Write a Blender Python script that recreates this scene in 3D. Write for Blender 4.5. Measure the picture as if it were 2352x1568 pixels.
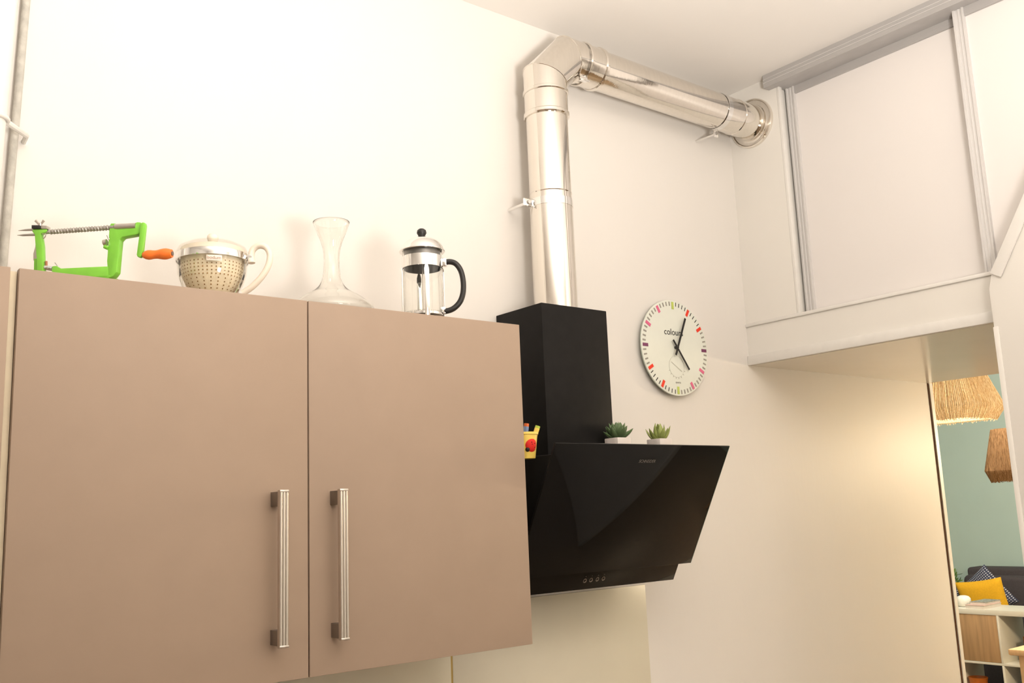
import bpy, bmesh, math, random
from mathutils import Vector, Matrix
random.seed(7)
for o in list(bpy.data.objects): bpy.data.objects.remove(o)
SC = bpy.context.scene
COL = SC.collection
PI = math.pi

# ------------------------------------------------------------------ camera
FPX = 2223.45
PITCH, ROLL, YAW = math.radians(10.049), math.radians(-2.341), math.radians(38.852)
EYE = Vector((0, -2.32, 1.65))
FW = Vector((math.sin(YAW)*math.cos(PITCH), math.cos(YAW)*math.cos(PITCH), math.sin(PITCH)))
_r = Vector((math.cos(YAW), -math.sin(YAW), 0)); _u = _r.cross(FW)
RT = math.cos(ROLL)*_r + math.sin(ROLL)*_u
UP = RT.cross(FW)
cd = bpy.data.cameras.new('camera'); cam = bpy.data.objects.new('camera', cd); COL.objects.link(cam)
cd.sensor_width = 36; cd.lens = 36*FPX/2352; cd.clip_start = .02; cd.clip_end = 100
m = Matrix((RT, UP, -FW)).transposed().to_4x4(); m.translation = EYE; cam.matrix_world = m
SC.camera = cam

def ray(x, y): return RT*((x-1176)/FPX) - UP*((y-784)/FPX) + FW
def q(x, y, ax, v):
    d = ray(x, y); return EYE + d*((v-EYE[ax])/d[ax])
def qp(x, y, p, n):
    d = ray(x, y); return EYE + d*((Vector(p)-EYE).dot(n)/d.dot(n))

# ------------------------------------------------------------------ world, lights, exposure
w = bpy.data.worlds.new('world'); SC.world = w; w.use_nodes = True
w.node_tree.nodes['Background'].inputs[0].default_value = (.9, .95, 1, 1)
w.node_tree.nodes['Background'].inputs[1].default_value = .3
vs = SC.view_settings
vs.view_transform = 'Standard'; vs.look = 'None'; vs.gamma = 1; vs.use_curve_mapping = False
vs.exposure = 0.0
def point(name, loc, watt, color, radius):
    l = bpy.data.lights.new(name, 'POINT'); l.energy = watt; l.color = color; l.shadow_soft_size = radius
    o = bpy.data.objects.new(name, l); COL.objects.link(o); o.location = loc; return o
WARM = (1.0, .935, .87)
# torchiere floor lamp beside the camera: throws its light up at the ceiling
def uplight(name, loc, watt, color, radius, deg, blend):
    l = bpy.data.lights.new(name, 'SPOT'); l.energy = watt; l.color = color; l.shadow_soft_size = radius; l.spot_size = math.radians(deg); l.spot_blend = blend
    o = bpy.data.objects.new(name, l); COL.objects.link(o); o.location = loc; o.rotation_euler = (PI, 0, 0); return o
uplight('torchiere_light', (.86, -2.6, 1.78), 700, WARM, .24, 179, 1.0)
point('living_room_light', (6.6, .6, 2.95), 160, (1, .95, .86), .25)

# ------------------------------------------------------------------ materials
def lin(h):
    h = h.lstrip('#'); c = [int(h[i:i+2], 16)/255 for i in (0, 2, 4)]
    return tuple(v/12.92 if v <= .04045 else ((v+.055)/1.055)**2.4 for v in c)+(1,)
MATS = {}
def mat(name, col, rough=.5, metal=0., var=.04, scale=30, bump=0., bscale=200, coat=0., spec=.5, trans=0., ior=1.45, stretch=None, emit=None, estr=0, sheen=0):
    if name in MATS: return MATS[name]
    M = bpy.data.materials.new(name); M.use_nodes = True; nt = M.node_tree; b = nt.nodes['Principled BSDF']
    c = lin(col) if isinstance(col, str) else tuple(col)+(1,)
    tc = nt.nodes.new('ShaderNodeTexCoord'); mp = nt.nodes.new('ShaderNodeMapping')
    nt.links.new(tc.outputs['Object'], mp.inputs[0])
    if stretch: mp.inputs['Scale'].default_value = stretch
    n = nt.nodes.new('ShaderNodeTexNoise'); n.inputs['Scale'].default_value = scale; n.inputs['Detail'].default_value = 4
    nt.links.new(mp.outputs[0], n.inputs[0])
    r = nt.nodes.new('ShaderNodeValToRGB')
    r.color_ramp.elements[0].position = .3; r.color_ramp.elements[1].position = .7
    r.color_ramp.elements[0].color = tuple(v*(1-var) for v in c[:3])+(1,)
    r.color_ramp.elements[1].color = tuple(min(1, v*(1+var)) for v in c[:3])+(1,)
    nt.links.new(n.outputs[0], r.inputs[0]); nt.links.new(r.outputs[0], b.inputs['Base Color'])
    b.inputs['Roughness'].default_value = rough; b.inputs['Metallic'].default_value = metal
    b.inputs['Specular IOR Level'].default_value = spec; b.inputs['IOR'].default_value = ior
    b.inputs['Transmission Weight'].default_value = trans; b.inputs['Coat Weight'].default_value = coat
    b.inputs['Sheen Weight'].default_value = sheen
    if bump:
        n2 = nt.nodes.new('ShaderNodeTexNoise'); n2.inputs['Scale'].default_value = bscale; n2.inputs['Detail'].default_value = 3
        nt.links.new(mp.outputs[0], n2.inputs[0])
        bp = nt.nodes.new('ShaderNodeBump'); bp.inputs['Strength'].default_value = bump; bp.inputs['Distance'].default_value = .01
        nt.links.new(n2.outputs[0], bp.inputs['Height']); nt.links.new(bp.outputs[0], b.inputs['Normal'])
    if emit:
        b.inputs['Emission Color'].default_value = lin(emit); b.inputs['Emission Strength'].default_value = estr
    MATS[name] = M; return M
def glassmat(name, col=(1, 1, 1), rough=0.0, ior=1.45):
    M = bpy.data.materials.new(name); M.use_nodes = True; nt = M.node_tree; nt.nodes.clear()
    out = nt.nodes.new('ShaderNodeOutputMaterial')
    g = nt.nodes.new('ShaderNodeBsdfGlass'); g.inputs['IOR'].default_value = ior; g.inputs['Color'].default_value = tuple(col)+(1,)
    n = nt.nodes.new('ShaderNodeTexNoise'); n.inputs['Scale'].default_value = 12
    mr = nt.nodes.new('ShaderNodeMapRange'); mr.inputs['To Min'].default_value = rough; mr.inputs['To Max'].default_value = rough+.01
    nt.links.new(n.outputs[0], mr.inputs[0]); nt.links.new(mr.outputs[0], g.inputs['Roughness'])
    nt.links.new(g.outputs[0], out.inputs[0]); MATS[name] = M; return M
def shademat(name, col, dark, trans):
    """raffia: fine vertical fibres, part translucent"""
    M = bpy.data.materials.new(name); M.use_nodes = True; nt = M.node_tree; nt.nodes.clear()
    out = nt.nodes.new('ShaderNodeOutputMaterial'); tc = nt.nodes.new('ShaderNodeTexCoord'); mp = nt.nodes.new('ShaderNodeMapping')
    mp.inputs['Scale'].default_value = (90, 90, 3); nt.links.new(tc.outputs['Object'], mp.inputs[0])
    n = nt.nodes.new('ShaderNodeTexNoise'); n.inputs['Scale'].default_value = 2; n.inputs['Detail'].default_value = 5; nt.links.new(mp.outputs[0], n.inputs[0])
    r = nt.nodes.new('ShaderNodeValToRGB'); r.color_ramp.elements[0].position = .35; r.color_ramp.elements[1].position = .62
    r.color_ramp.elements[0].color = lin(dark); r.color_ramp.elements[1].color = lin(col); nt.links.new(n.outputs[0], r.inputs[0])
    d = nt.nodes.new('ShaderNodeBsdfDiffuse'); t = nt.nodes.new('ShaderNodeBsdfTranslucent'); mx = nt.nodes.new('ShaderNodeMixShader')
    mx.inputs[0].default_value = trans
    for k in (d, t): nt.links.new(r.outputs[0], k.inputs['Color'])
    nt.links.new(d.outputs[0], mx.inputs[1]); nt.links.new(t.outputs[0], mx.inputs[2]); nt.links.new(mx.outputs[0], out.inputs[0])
    MATS[name] = M; return M
def checkmat(name):
    M = mat(name, '#3c4560', .9, var=.2, scale=60, bump=.2)
    nt = M.node_tree; b = nt.nodes['Principled BSDF']
    tc = nt.nodes.new('ShaderNodeTexCoord'); w1 = nt.nodes.new('ShaderNodeTexWave'); w2 = nt.nodes.new('ShaderNodeTexWave')
    w1.inputs['Scale'].default_value = 18; w2.inputs['Scale'].default_value = 18; w2.bands_direction = 'Y'; w1.bands_direction = 'X'
    for k in (w1, w2): nt.links.new(tc.outputs['Object'], k.inputs[0])
    a = nt.nodes.new('ShaderNodeMath'); a.operation = 'MULTIPLY'; nt.links.new(w1.outputs['Fac'], a.inputs[0]); nt.links.new(w2.outputs['Fac'], a.inputs[1])
    r = nt.nodes.new('ShaderNodeValToRGB'); r.color_ramp.elements[0].position = .35; r.color_ramp.elements[1].position = .6
    r.color_ramp.elements[0].color = lin('#3b4056'); r.color_ramp.elements[1].color = lin('#c4c4c8')
    nt.links.new(a.outputs[0], r.inputs[0]); nt.links.new(r.outputs[0], b.inputs['Base Color']); return M

def thinglass(name, col, f0, f1):
    M = bpy.data.materials.new(name); M.use_nodes = True; nt = M.node_tree; nt.nodes.clear()
    out = nt.nodes.new('ShaderNodeOutputMaterial'); t = nt.nodes.new('ShaderNodeBsdfTransparent'); t.inputs[0].default_value = tuple(col)+(1,)
    g = nt.nodes.new('ShaderNodeBsdfGlossy'); g.inputs['Roughness'].default_value = .03
    lw = nt.nodes.new('ShaderNodeLayerWeight'); lw.inputs[0].default_value = .25
    mr = nt.nodes.new('ShaderNodeMapRange'); mr.inputs['To Min'].default_value = f0; mr.inputs['To Max'].default_value = f1
    nt.links.new(lw.outputs['Facing'], mr.inputs[0]); mx = nt.nodes.new('ShaderNodeMixShader')
    nt.links.new(mr.outputs[0], mx.inputs[0]); nt.links.new(t.outputs[0], mx.inputs[1]); nt.links.new(g.outputs[0], mx.inputs[2]); nt.links.new(mx.outputs[0], out.inputs[0])
    MATS[name] = M; return M
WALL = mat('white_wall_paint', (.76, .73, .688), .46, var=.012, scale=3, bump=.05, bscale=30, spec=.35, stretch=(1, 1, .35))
CEIL = mat('ceiling_paint', (.84, .81, .77), .8, var=.01, scale=3)
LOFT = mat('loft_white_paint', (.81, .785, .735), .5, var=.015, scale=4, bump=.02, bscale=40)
GLOSSW = mat('glossy_white_soffit', (.80, .76, .68), .22, var=.02, scale=4)
TEAL = mat('teal_wall_paint', '#b2c6bd', .7, var=.02, scale=3)
FLOOR = mat('oak_floor', '#7a6855', .4, var=.25, scale=6, stretch=(1, 12, 1))
SPLASH = mat('splashback_laminate', '#d6d0bd', .3, var=.02, scale=5)
TAUPE = mat('taupe_lacquer', (.355, .264, .197), .55, var=.02, scale=12, bump=.03, bscale=900, spec=.4)
CREAM = mat('cream_edge', '#d8cbb0', .5)
STEEL = mat('brushed_steel', (.62, .58, .53), .3, 1., var=.08, scale=40, stretch=(60, 60, 1))
POST = mat('brown_grey_metal', (.22, .18, .15), .4, .6)
BLACK = mat('black_enamel', (.0135, .0125, .0118), .55, var=.1, spec=.12)
BGLASS = mat('black_glass', (.006, .006, .006), .04, var=.05, spec=.26)
GEDGE = mat('green_glass_edge', '#7f9c8e', .3)
DUCT = mat('polished_stainless', (.80, .76, .70), .07, 1., var=.03, scale=8, stretch=(12, 12, .6), bump=.015, bscale=6)
CHROME = mat('chrome', (.86, .85, .83), .06, 1., var=.02)
ALU = mat('aluminium_profile', (.68, .665, .65), .5, .2, var=.015, scale=10, stretch=(40, 40, .2))
ALUD = mat('grey_aluminium_rail', (.46, .445, .435), .5, .2, var=.05, stretch=(1, .5, 30))
PANEL = mat('white_door_panel', (.80, .765, .74), .4, var=.008, scale=3)
WHITEP = mat('white_gloss_paint', (.80, .78, .74), .35, var=.02)
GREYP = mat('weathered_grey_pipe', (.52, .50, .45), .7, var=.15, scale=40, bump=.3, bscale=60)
GREEN = mat('lime_green_enamel', (.22, .60, .055), .3, var=.05, coat=.3)
DGREY = mat('zinc_metal', (.46, .44, .41), .4, .8, var=.12, scale=50)
ORANGE = mat('orange_plastic', (.90, .20, .03), .35, var=.06, scale=60)
CLEAR = glassmat('clear_glass', (.985, .985, .975))
THIN = thinglass('thin_clear_glass', (.975, .97, .955), .03, .10)
CREAMP = mat('cream_plastic', (.82, .74, .63), .35, var=.02)
STRAIN = mat('strainer_plastic', (.84, .74, .55), .45, var=.06, scale=30)
HOLE = mat('brown_hole', '#8a6326', .8)
BLKP = mat('black_plastic', (.02, .019, .018), .38, var=.1)
FROST = mat('clock_glass', '#e3e6db', .12, var=.01, coat=.4)
CEDGE = mat('clock_edge', '#b9cdbb', .15)
INKB = mat('black_ink', '#1d1a1a', .6); INKG = mat('grey_ink', '#9a968c', .6); INKL = mat('pale_ink', '#c6c7ba', .6)
REDI = mat('red_ink', '#e8381c', .5); PINKI = mat('pink_ink', '#dd6a8e', .5); GRNI = mat('green_ink', '#bccb62', .5); PURI = mat('plum_ink', '#7c3f63', .5)
CERAM = mat('white_ceramic', (.70, .64, .60), .35, var=.02)
LEAFD = mat('dark_succulent_green', '#566b47', .45, var=.3, scale=40)
LEAFL = mat('light_succulent_green', '#8f9a55', .45, var=.3, scale=40)
SOIL = mat('soil', '#4a3a2a', .95, var=.3)
YEL = mat('yellow_plastic', '#f2d468', .4); RED = mat('red_felt', '#d8241a', .7); BLU = mat('blue_plastic', '#7d94bb', .4)
LIME = mat('lime_plastic', '#b9cf4e', .4); ORG = mat('orange_tip', '#d8703c', .5)
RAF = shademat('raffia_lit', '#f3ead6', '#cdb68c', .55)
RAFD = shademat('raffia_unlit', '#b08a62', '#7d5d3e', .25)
SOFA = mat('charcoal_fabric', '#4a4446', .95, var=.15, scale=120, bump=.3, bscale=400)
MUST = mat('mustard_fabric', '#e2ab1f', .9, var=.06, scale=80, bump=.2, bscale=300)
CHECK = checkmat('navy_checked_fabric')
SHELFW = mat('white_foil', '#e8e4d6', .4, var=.01)
OAK = mat('oak_veneer', '#b29068', .5, var=.18, scale=3, stretch=(12, 12, .8))
PALEW = mat('pale_birch', '#e0b98a', .45, var=.08, scale=4, stretch=(1, 14, 8))
BROWN = mat('brown_board', '#6a4326', .6, var=.1)
PAPER = mat('book_paper', '#d8cfc4', .7); BCOV = mat('grey_patterned_cover', '#8f948b', .6, var=.6, scale=60); PINKB = mat('pink_cover', '#d9b9ae', .6)
TERRA = mat('orange_glaze', '#c06a25', .3, var=.1); BLUEB = mat('blue_box', '#38507e', .6)
PLANT = mat('house_plant_green', '#5f7d35', .55, var=.3)
WINGLOW = mat('added_window_glow', '#ffffff', .5, emit='#fff6ea', estr=2.1)  # emission for the added window that fills the kitchen

# ------------------------------------------------------------------ mesh builder
class MB:
    def __init__(s): s.v = []; s.f = []
    def add(s, vs_, fs):
        o = len(s.v); s.v += [tuple(p) for p in vs_]; s.f += [tuple(i+o for i in f) for f in fs]; return s
    def box(s, a, b):
        x0, y0, z0 = a; x1, y1, z1 = b
        return s.add([(x0,y0,z0),(x1,y0,z0),(x1,y1,z0),(x0,y1,z0),(x0,y0,z1),(x1,y0,z1),(x1,y1,z1),(x0,y1,z1)],
                     [(0,3,2,1),(4,5,6,7),(0,1,5,4),(1,2,6,5),(2,3,7,6),(3,0,4,7)])
    def prism(s, poly, vec):
        n = len(poly); vec = Vector(vec); vs_ = [Vector(p) for p in poly]+[Vector(p)+vec for p in poly]
        return s.add(vs_, [tuple(range(n))[::-1], tuple(range(n, 2*n))]+[(i, (i+1) % n, n+(i+1) % n, n+i) for i in range(n)])
    def lathe(s, prof, n=32, c=(0, 0, 0), mtx=None, ngon=None, sup=None):
        vs_ = []; fs = []; k = len(prof)
        for j in range(n):
            a = 2*PI*j/n; ca, sa = math.cos(a), math.sin(a); g = 1
            if sup: g = (abs(ca)**sup+abs(sa)**sup)**(-1/sup)
            for r, z in prof:
                p = Vector((r*ca*g, r*sa*g, z))
                if mtx: p = mtx @ p
                vs_.append(p+Vector(c))
        for j in range(n):
            for i in range(k-1):
                fs.append((j*k+i, ((j+1) % n)*k+i, ((j+1) % n)*k+i+1, j*k+i+1))
        return s.add(vs_, fs)
    def tube(s, pts, rad, n=12, closed=False, flat=1.0, updir=None):
        pts = [Vector(p) for p in pts]; N = len(pts)
        rr = rad if isinstance(rad, (list, tuple)) else [rad]*N
        T = []
        for i in range(N):
            if closed: t = pts[(i+1) % N]-pts[i-1]
            else: t = pts[min(i+1, N-1)]-pts[max(i-1, 0)]
            T.append(t.normalized())
        u = Vector(updir) if updir else (Vector((0, 0, 1)) if abs(T[0].z) < .9 else Vector((1, 0, 0)))
        vs_ = []
        for i in range(N):
            u = (u-T[i]*u.dot(T[i])).normalized(); b = T[i].cross(u)
            for j in range(n):
                a = 2*PI*j/n; vs_.append(pts[i]+u*(math.cos(a)*rr[i])+b*(math.sin(a)*rr[i]*flat))
        fs = []
        M_ = N if closed else N-1
        for i in range(M_):
            for j in range(n):
                i2 = (i+1) % N
                fs.append((i*n+j, i*n+(j+1) % n, i2*n+(j+1) % n, i2*n+j))
        if not closed: fs += [tuple(range(n))[::-1], tuple(range((N-1)*n, N*n))]
        return s.add(vs_, fs)
    def build(s, name, material, parent=None, bevel=0, seg=2, sharp=40, loc=None):
        me = bpy.data.meshes.new(name); bm = bmesh.new()
        vv = [bm.verts.new(p) for p in s.v]
        for f in s.f:
            if len(set(f)) < 3: continue
            try: bm.faces.new([vv[i] for i in f])
            except ValueError: pass
        bmesh.ops.remove_doubles(bm, verts=bm.verts, dist=1e-6)
        bmesh.ops.recalc_face_normals(bm, faces=bm.faces)
        if bevel:
            es = [e for e in bm.edges if len(e.link_faces) == 2 and e.calc_face_angle(0) > math.radians(35)]
            bmesh.ops.bevel(bm, geom=es, offset=bevel, segments=seg, affect='EDGES', profile=.5)
        for f in bm.faces: f.smooth = True
        for e in bm.edges:
            if len(e.link_faces) == 2 and e.calc_face_angle(0) > math.radians(sharp): e.smooth = False
        bm.to_mesh(me); bm.free(); me.materials.append(material)
        o = bpy.data.objects.new(name, me); COL.objects.link(o)
        if parent: o.parent = parent
        if loc: o.location = loc
        return o
def thing(name, label, cat, loc=(0, 0, 0), rz=0, group=None):
    o = bpy.data.objects.new(name, None); COL.objects.link(o); o.empty_display_size = .05
    o.location = loc; o.rotation_euler = (0, 0, rz); o['label'] = label; o['category'] = cat
    if group: o['group'] = group
    return o
def tag(o, label, cat, group=None):
    o['label'] = label; o['category'] = cat
    if group: o['group'] = group
    return o
def struct(o, label, cat):
    o['kind'] = 'structure'; o['label'] = label; o['category'] = cat; return o
def text(name, s, size, mtx, material, parent, shear=0, extrude=.0002, spacing=1.0):
    c = bpy.data.curves.new(name, 'FONT'); c.body = s; c.size = size; c.shear = shear; c.align_x = 'CENTER'; c.align_y = 'CENTER'; c.extrude = extrude
    c.space_character = spacing
    t = bpy.data.objects.new('tmp', c); COL.objects.link(t)
    bpy.context.view_layer.update()
    me = bpy.data.meshes.new_from_object(t.evaluated_get(bpy.context.evaluated_depsgraph_get()))
    bpy.data.objects.remove(t)
    me.transform(mtx); me.materials.clear(); me.materials.append(material); me.name = name
    o = bpy.data.objects.new(name, me); COL.objects.link(o); o.parent = parent; return o
def frame(x, up, o):
    x = Vector(x).normalized(); up = Vector(up).normalized(); n = x.cross(up)
    mt = Matrix((x, up, n)).transposed().to_4x4(); mt.translation = Vector(o); return mt
def copy_tree(o, parent=None):
    c = o.copy(); COL.objects.link(c)
    if parent: c.parent = parent
    for ch in list(o.children): copy_tree(ch, c)
    return c
def bx(name, a, b, material, parent=None, bevel=0, seg=2): return MB().box(a, b).build(name, material, parent, bevel, seg)
def torus(R, r, c, axis='z', n=48, k=10):
    pts = []
    for i in range(n):
        a = 2*PI*i/n
        d = {'z': (math.cos(a)*R, math.sin(a)*R, 0), 'x': (0, math.cos(a)*R, math.sin(a)*R), 'y': (math.cos(a)*R, 0, math.sin(a)*R)}[axis]
        pts.append(Vector(c)+Vector(d))
    up = {'z': (0, 0, 1), 'x': (1, 0, 0), 'y': (0, 1, 0)}[axis]
    return MB().tube(pts, r, k, closed=True, updir=up)

# ------------------------------------------------------------------ setting
XS = 3.045; ZC = 3.285; ZL = 2.175; XE = 4.375; YF = -4.3; XL = -2.4; XT = 9.3; YB = 4.2
struct(bx('floor', (XL-.1, YF-.1, -.1), (XT+.1, YB+.1, 0), FLOOR), 'oak wooden floor of the apartment', 'floor')
struct(bx('ceiling', (XL-.1, YF-.1, ZC), (XT+.1, YB+.1, ZC+.1), CEIL), 'flat white ceiling above kitchen and loft', 'ceiling')
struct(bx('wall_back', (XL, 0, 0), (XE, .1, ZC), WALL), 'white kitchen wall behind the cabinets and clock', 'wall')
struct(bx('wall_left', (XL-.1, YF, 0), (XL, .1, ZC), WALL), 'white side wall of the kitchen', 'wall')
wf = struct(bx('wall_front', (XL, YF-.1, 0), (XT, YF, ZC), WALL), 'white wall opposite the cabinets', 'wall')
struct(bx('wall_far', (XT, YF, 0), (XT+.1, YB, ZC), TEAL), 'pale teal wall behind the sofa', 'wall')
struct(bx('wall_side', (XE-.1, YB, 0), (XT, YB+.1, ZC), TEAL), 'pale teal side wall of the living room', 'wall')
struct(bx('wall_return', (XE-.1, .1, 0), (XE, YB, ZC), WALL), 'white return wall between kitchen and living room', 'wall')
# added glowing window, out of view: highlight on the duct and fill light
w1 = struct(bx('added_window', (2.02, YF, 1.0), (2.62, YF+.012, 2.9), WINGLOW), 'added glowing window out of view opposite the range hood', 'window')
MB().box((1.96, YF, .94), (2.02, YF+.05, 2.96)).box((2.62, YF, .94), (2.68, YF+.05, 2.96)).box((2.02, YF, .94), (2.62, YF+.05, 1.0)).box((2.02, YF, 2.9), (2.62, YF+.05, 2.96)).build('added_window_frame', WHITEP, w1, .004)
# wall end trim
t = struct(bx('trim_1', (XE+.004, -.008, 0), (XE+.03, .11, ZL), WHITEP), 'white edging board on the end of the kitchen wall', 'trim')
bx('brown_joint', (XE-.002, -.004, 0), (XE+.0055, .105, ZL), BROWN, t)  # solid dark brown strip between wall end and edging board
# loft
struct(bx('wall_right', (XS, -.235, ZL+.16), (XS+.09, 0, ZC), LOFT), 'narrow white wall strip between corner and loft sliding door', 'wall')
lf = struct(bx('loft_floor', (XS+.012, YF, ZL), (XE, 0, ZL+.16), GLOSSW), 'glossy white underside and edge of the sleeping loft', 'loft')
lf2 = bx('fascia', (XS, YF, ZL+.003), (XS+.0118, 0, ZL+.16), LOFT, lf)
bx('fascia_batten', (XS-.012, -.985, ZL), (XS-.0002, 0, ZL+.036), WHITEP, lf, .002)
bx('sill_batten', (XS-.008, -.985, ZL+.15), (XS-.0002, 0, ZL+.163), WHITEP, lf, .003)
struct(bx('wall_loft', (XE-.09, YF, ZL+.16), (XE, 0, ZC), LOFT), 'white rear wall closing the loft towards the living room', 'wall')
bx('door_jamb', (XS+.0, -.247, ZL+.163), (XS+.02, -.2352, ZC-.045), WHITEP, lf, .001)
# sliding doors
top = struct(bx('trim_2', (XS-.035, YF, ZC-.052), (XS+.085, -.203, ZC), ALUD), 'grey aluminium top track of the loft sliding doors', 'track')
MB().box((XS-.037, YF, ZC-.0205), (XS-.035, -.203, ZC-.0185)).box((XS-.037, YF, ZC-.034), (XS-.035, -.203, ZC-.032)).build('track_groove', ALU, top)
def sliding(name, y0, y1, x, z0, z1, label, left=True, right=True):
    d = struct(thing(name, label, 'door', (x, (y0+y1)/2, z0)), label, 'door'); yc = (y0+y1)/2; h = z1-z0
    bx('panel', (.008, y1-yc+.002, 0), (.020, y0-yc-.002, h), PANEL, d)
    for on, yy in ((left, y0-yc), (right, y1-yc+.036)):
        if not on: continue
        sec = [(.024, -.036), (-.006, -.036), (-.006, -.030), (-.001, -.0285), (-.001, -.021), (-.003, -.0195), (-.003, -.0165), (-.001, -.015), (-.001, -.0075), (-.006, -.006), (-.006, 0), (.024, 0)]
        MB().prism([(x_, yy+y_, 0) for x_, y_ in sec], (0, 0, h)).build('stile', ALU, d)
    bx('rail', (-.001, y1-yc+.036, 0), (.022, y0-yc-.036, .012), ALU, d)
    bx('rail', (-.001, y1-yc+.036, h-.03), (.022, y0-yc-.036, h), ALUD, d)
    return d
sliding('door_1', -.247, -.975, XS+.048, ZL+.163, ZC-.052, 'white loft sliding door panel beside the wall corner')
sliding('door_2', -.936, -1.75, XS+.010, ZL+.163, ZC-.052, 'white loft sliding door panel behind the slanted stair panel', True, False)
# stair side panel
sp = [(-.972, 0), (-.972, 2.27), (-.985, 2.315), (-1.56, ZC), (YF, ZC), (YF, 0)]
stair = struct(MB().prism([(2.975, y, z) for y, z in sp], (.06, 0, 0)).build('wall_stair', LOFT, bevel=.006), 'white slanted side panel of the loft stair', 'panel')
dv = Vector((0, -.575, .97)).normalized(); nv = Vector((0, dv.z, -dv.y))
a = Vector((2.9745, -.985, 2.315)); b_ = a+dv*1.1
MB().prism([a, b_, b_-nv*.036, a-nv*.036], (-.008, 0, 0)).build('slanted_edging', WHITEP, stair, .003)
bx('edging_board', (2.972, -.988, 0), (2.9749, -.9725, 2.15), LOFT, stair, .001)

# splashback panels
for x0, x1, lab in ((1.604, 2.385, 'cream splashback panel on the wall under the range hood'), (.3, 1.598, 'cream splashback panel on the wall under the wall cabinet')):
    struct(bx('wall_splashback', (x0, -.008, .92), (x1, -.0002, 1.40 if x0 > 1 else 1.332), SPLASH, bevel=.001), lab, 'panel')
tag(bx('splashback_joint', (1.598, -.0075, .92), (1.604, -.0002, 1.33), mat('ochre_strip', '#b59a55', .5)), 'thin ochre joint strip between the two splashback panels', 'joint strip')

# heating pipes
def pt(px, py, y): return q(px, py, 1, y)
hp = thing('heating_pipe', 'white painted vertical heating pipe with wall clamp above the cabinets', 'pipe', (.40, -.07, 2.135))
_a, _b = q(40, 0, 1, -.10), q(14, 280, 1, -.10); _d = (_a-_b)/(_a.z-_b.z)
p0 = _a+_d*(3.28-_a.z)-Vector((.032, 0, 0)); p1 = _a+_d*(2.14-_a.z)-Vector((.032, 0, 0))
L0 = hp.location
MB().tube([p1-L0, p0-L0], .032, 24).build('pipe_run', WHITEP, hp)
c0 = p0.lerp(p1, (3.28-q(12, 278, 1, -.10).z)/1.14)-L0
cl = torus(.035, .005, c0, 'z').build('pipe_clamp', WHITEP, hp)
MB().tube([c0+Vector((.03, 0, 0)), Vector((.056, .03, c0.z-.001)), Vector((.0585, .0699, c0.z-.002))], [.007, .006, .006], 8).lathe([(0, -.004), (.009, -.004), (.009, 0), (0, 0)], 14, (.0585, .0699, c0.z-.002), Matrix.Rotation(PI/2, 3, 'X')).build('clamp_arm', WHITEP, hp)
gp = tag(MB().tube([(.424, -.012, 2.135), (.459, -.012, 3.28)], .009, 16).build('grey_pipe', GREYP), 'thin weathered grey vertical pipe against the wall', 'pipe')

# ------------------------------------------------------------------ wall cabinets
def handle(door, x, z0, z1, y):
    mb = MB(); pr = []
    for k in range(3):
        for j in range(7):
            a_ = PI*j/6; pr.append((x-.0066+.0066*k-.0033*math.cos(a_), y-.004-.0035*math.sin(a_)))
    pr += [(x+.0100, y+.004), (x-.0100, y+.004)]
    mb.prism([(px_, py_, z0) for px_, py_ in pr], (0, 0, z1-z0)).build('handle_bar', STEEL, door)
    for za in (z0-.001, z1-.004): mb2 = MB().box((x-.0103, y-.0078, za), (x+.0103, y+.0045, za+.005)).build('handle_cap', STEEL, door, .001)
    for za in (z0+.002, z1-.032): MB().box((x-.009, y+.003, za), (x+.007, y+.0425, za+.03)).build('handle_post', POST, door, .001)
DF = -.39
def cabinet(label, x0, x1, splits, handles):
    t_ = thing('wall_cabinet', label, 'cabinet', ((x0+x1)/2, -.19, 1.333), group='taupe wall cabinets'); L = t_.location
    bx('body', (x0+.002-L.x, -.371+.19, .0), (x1-.003-L.x, .1898, .797), TAUPE, t_, .001)
    for i in range(len(splits)-1):
        d = bx('door', (splits[i]+.0016-L.x, DF+.19, -.004), (splits[i+1]-.0016-L.x, -.3712+.19, .803), TAUPE, t_, .0012)
        hx = handles[i]
        if hx: handle(d, hx-L.x, 1.402-L.z, 1.716-L.z, -.43+.19)
    return t_
cabinet('taupe double wall cabinet with two bar handles beside the range hood', .3835, 1.583, (.3835, .9735, 1.583), (.895, 1.034))
c2 = cabinet('taupe wall cabinet without visible handle adjoining the double cabinet', -.82, .372, (-.82, -.224, .372), (None, None))
bx('side_filler', (.3725-c2.location.x, -.376+.19, 0), (.3842-c2.location.x, .1898, .799), CREAM, c2)

# ------------------------------------------------------------------ range hood
H0 = Vector((1.95, 0, 1.42))
hood = thing('range_hood', 'black angled glass range hood with tall chimney on the white wall', 'range hood', H0)
def hb(n, a, b, m_, bev=.0015): return bx(n, Vector(a)-H0, Vector(b)-H0, m_, hood, bev)
ch = hb('chimney_cover', (1.809, -.218, 1.80), (2.073, -.0005, 2.254), BLACK, .002)
hb('upper_chimney_sleeve', (1.822, -.205, 2.0), (2.060, -.001, 2.2545), BLACK, .001)
GT = Vector((0, -.457, 1.821)); GB = Vector((0, -.272, 1.478)); gu = (GT-GB).normalized(); gn = Vector((1, 0, 0)).cross(gu)
body = MB().prism([Vector((1.69, y, z))-H0 for y, z in ((-.0005, 1.46), (-.17, 1.455), (-.375, 1.80), (-.0005, 1.80))], (.57, 0, 0)).build('hood_body', BLACK, hood, .004)
gx0, gx1 = 1.630, 2.318
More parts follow.
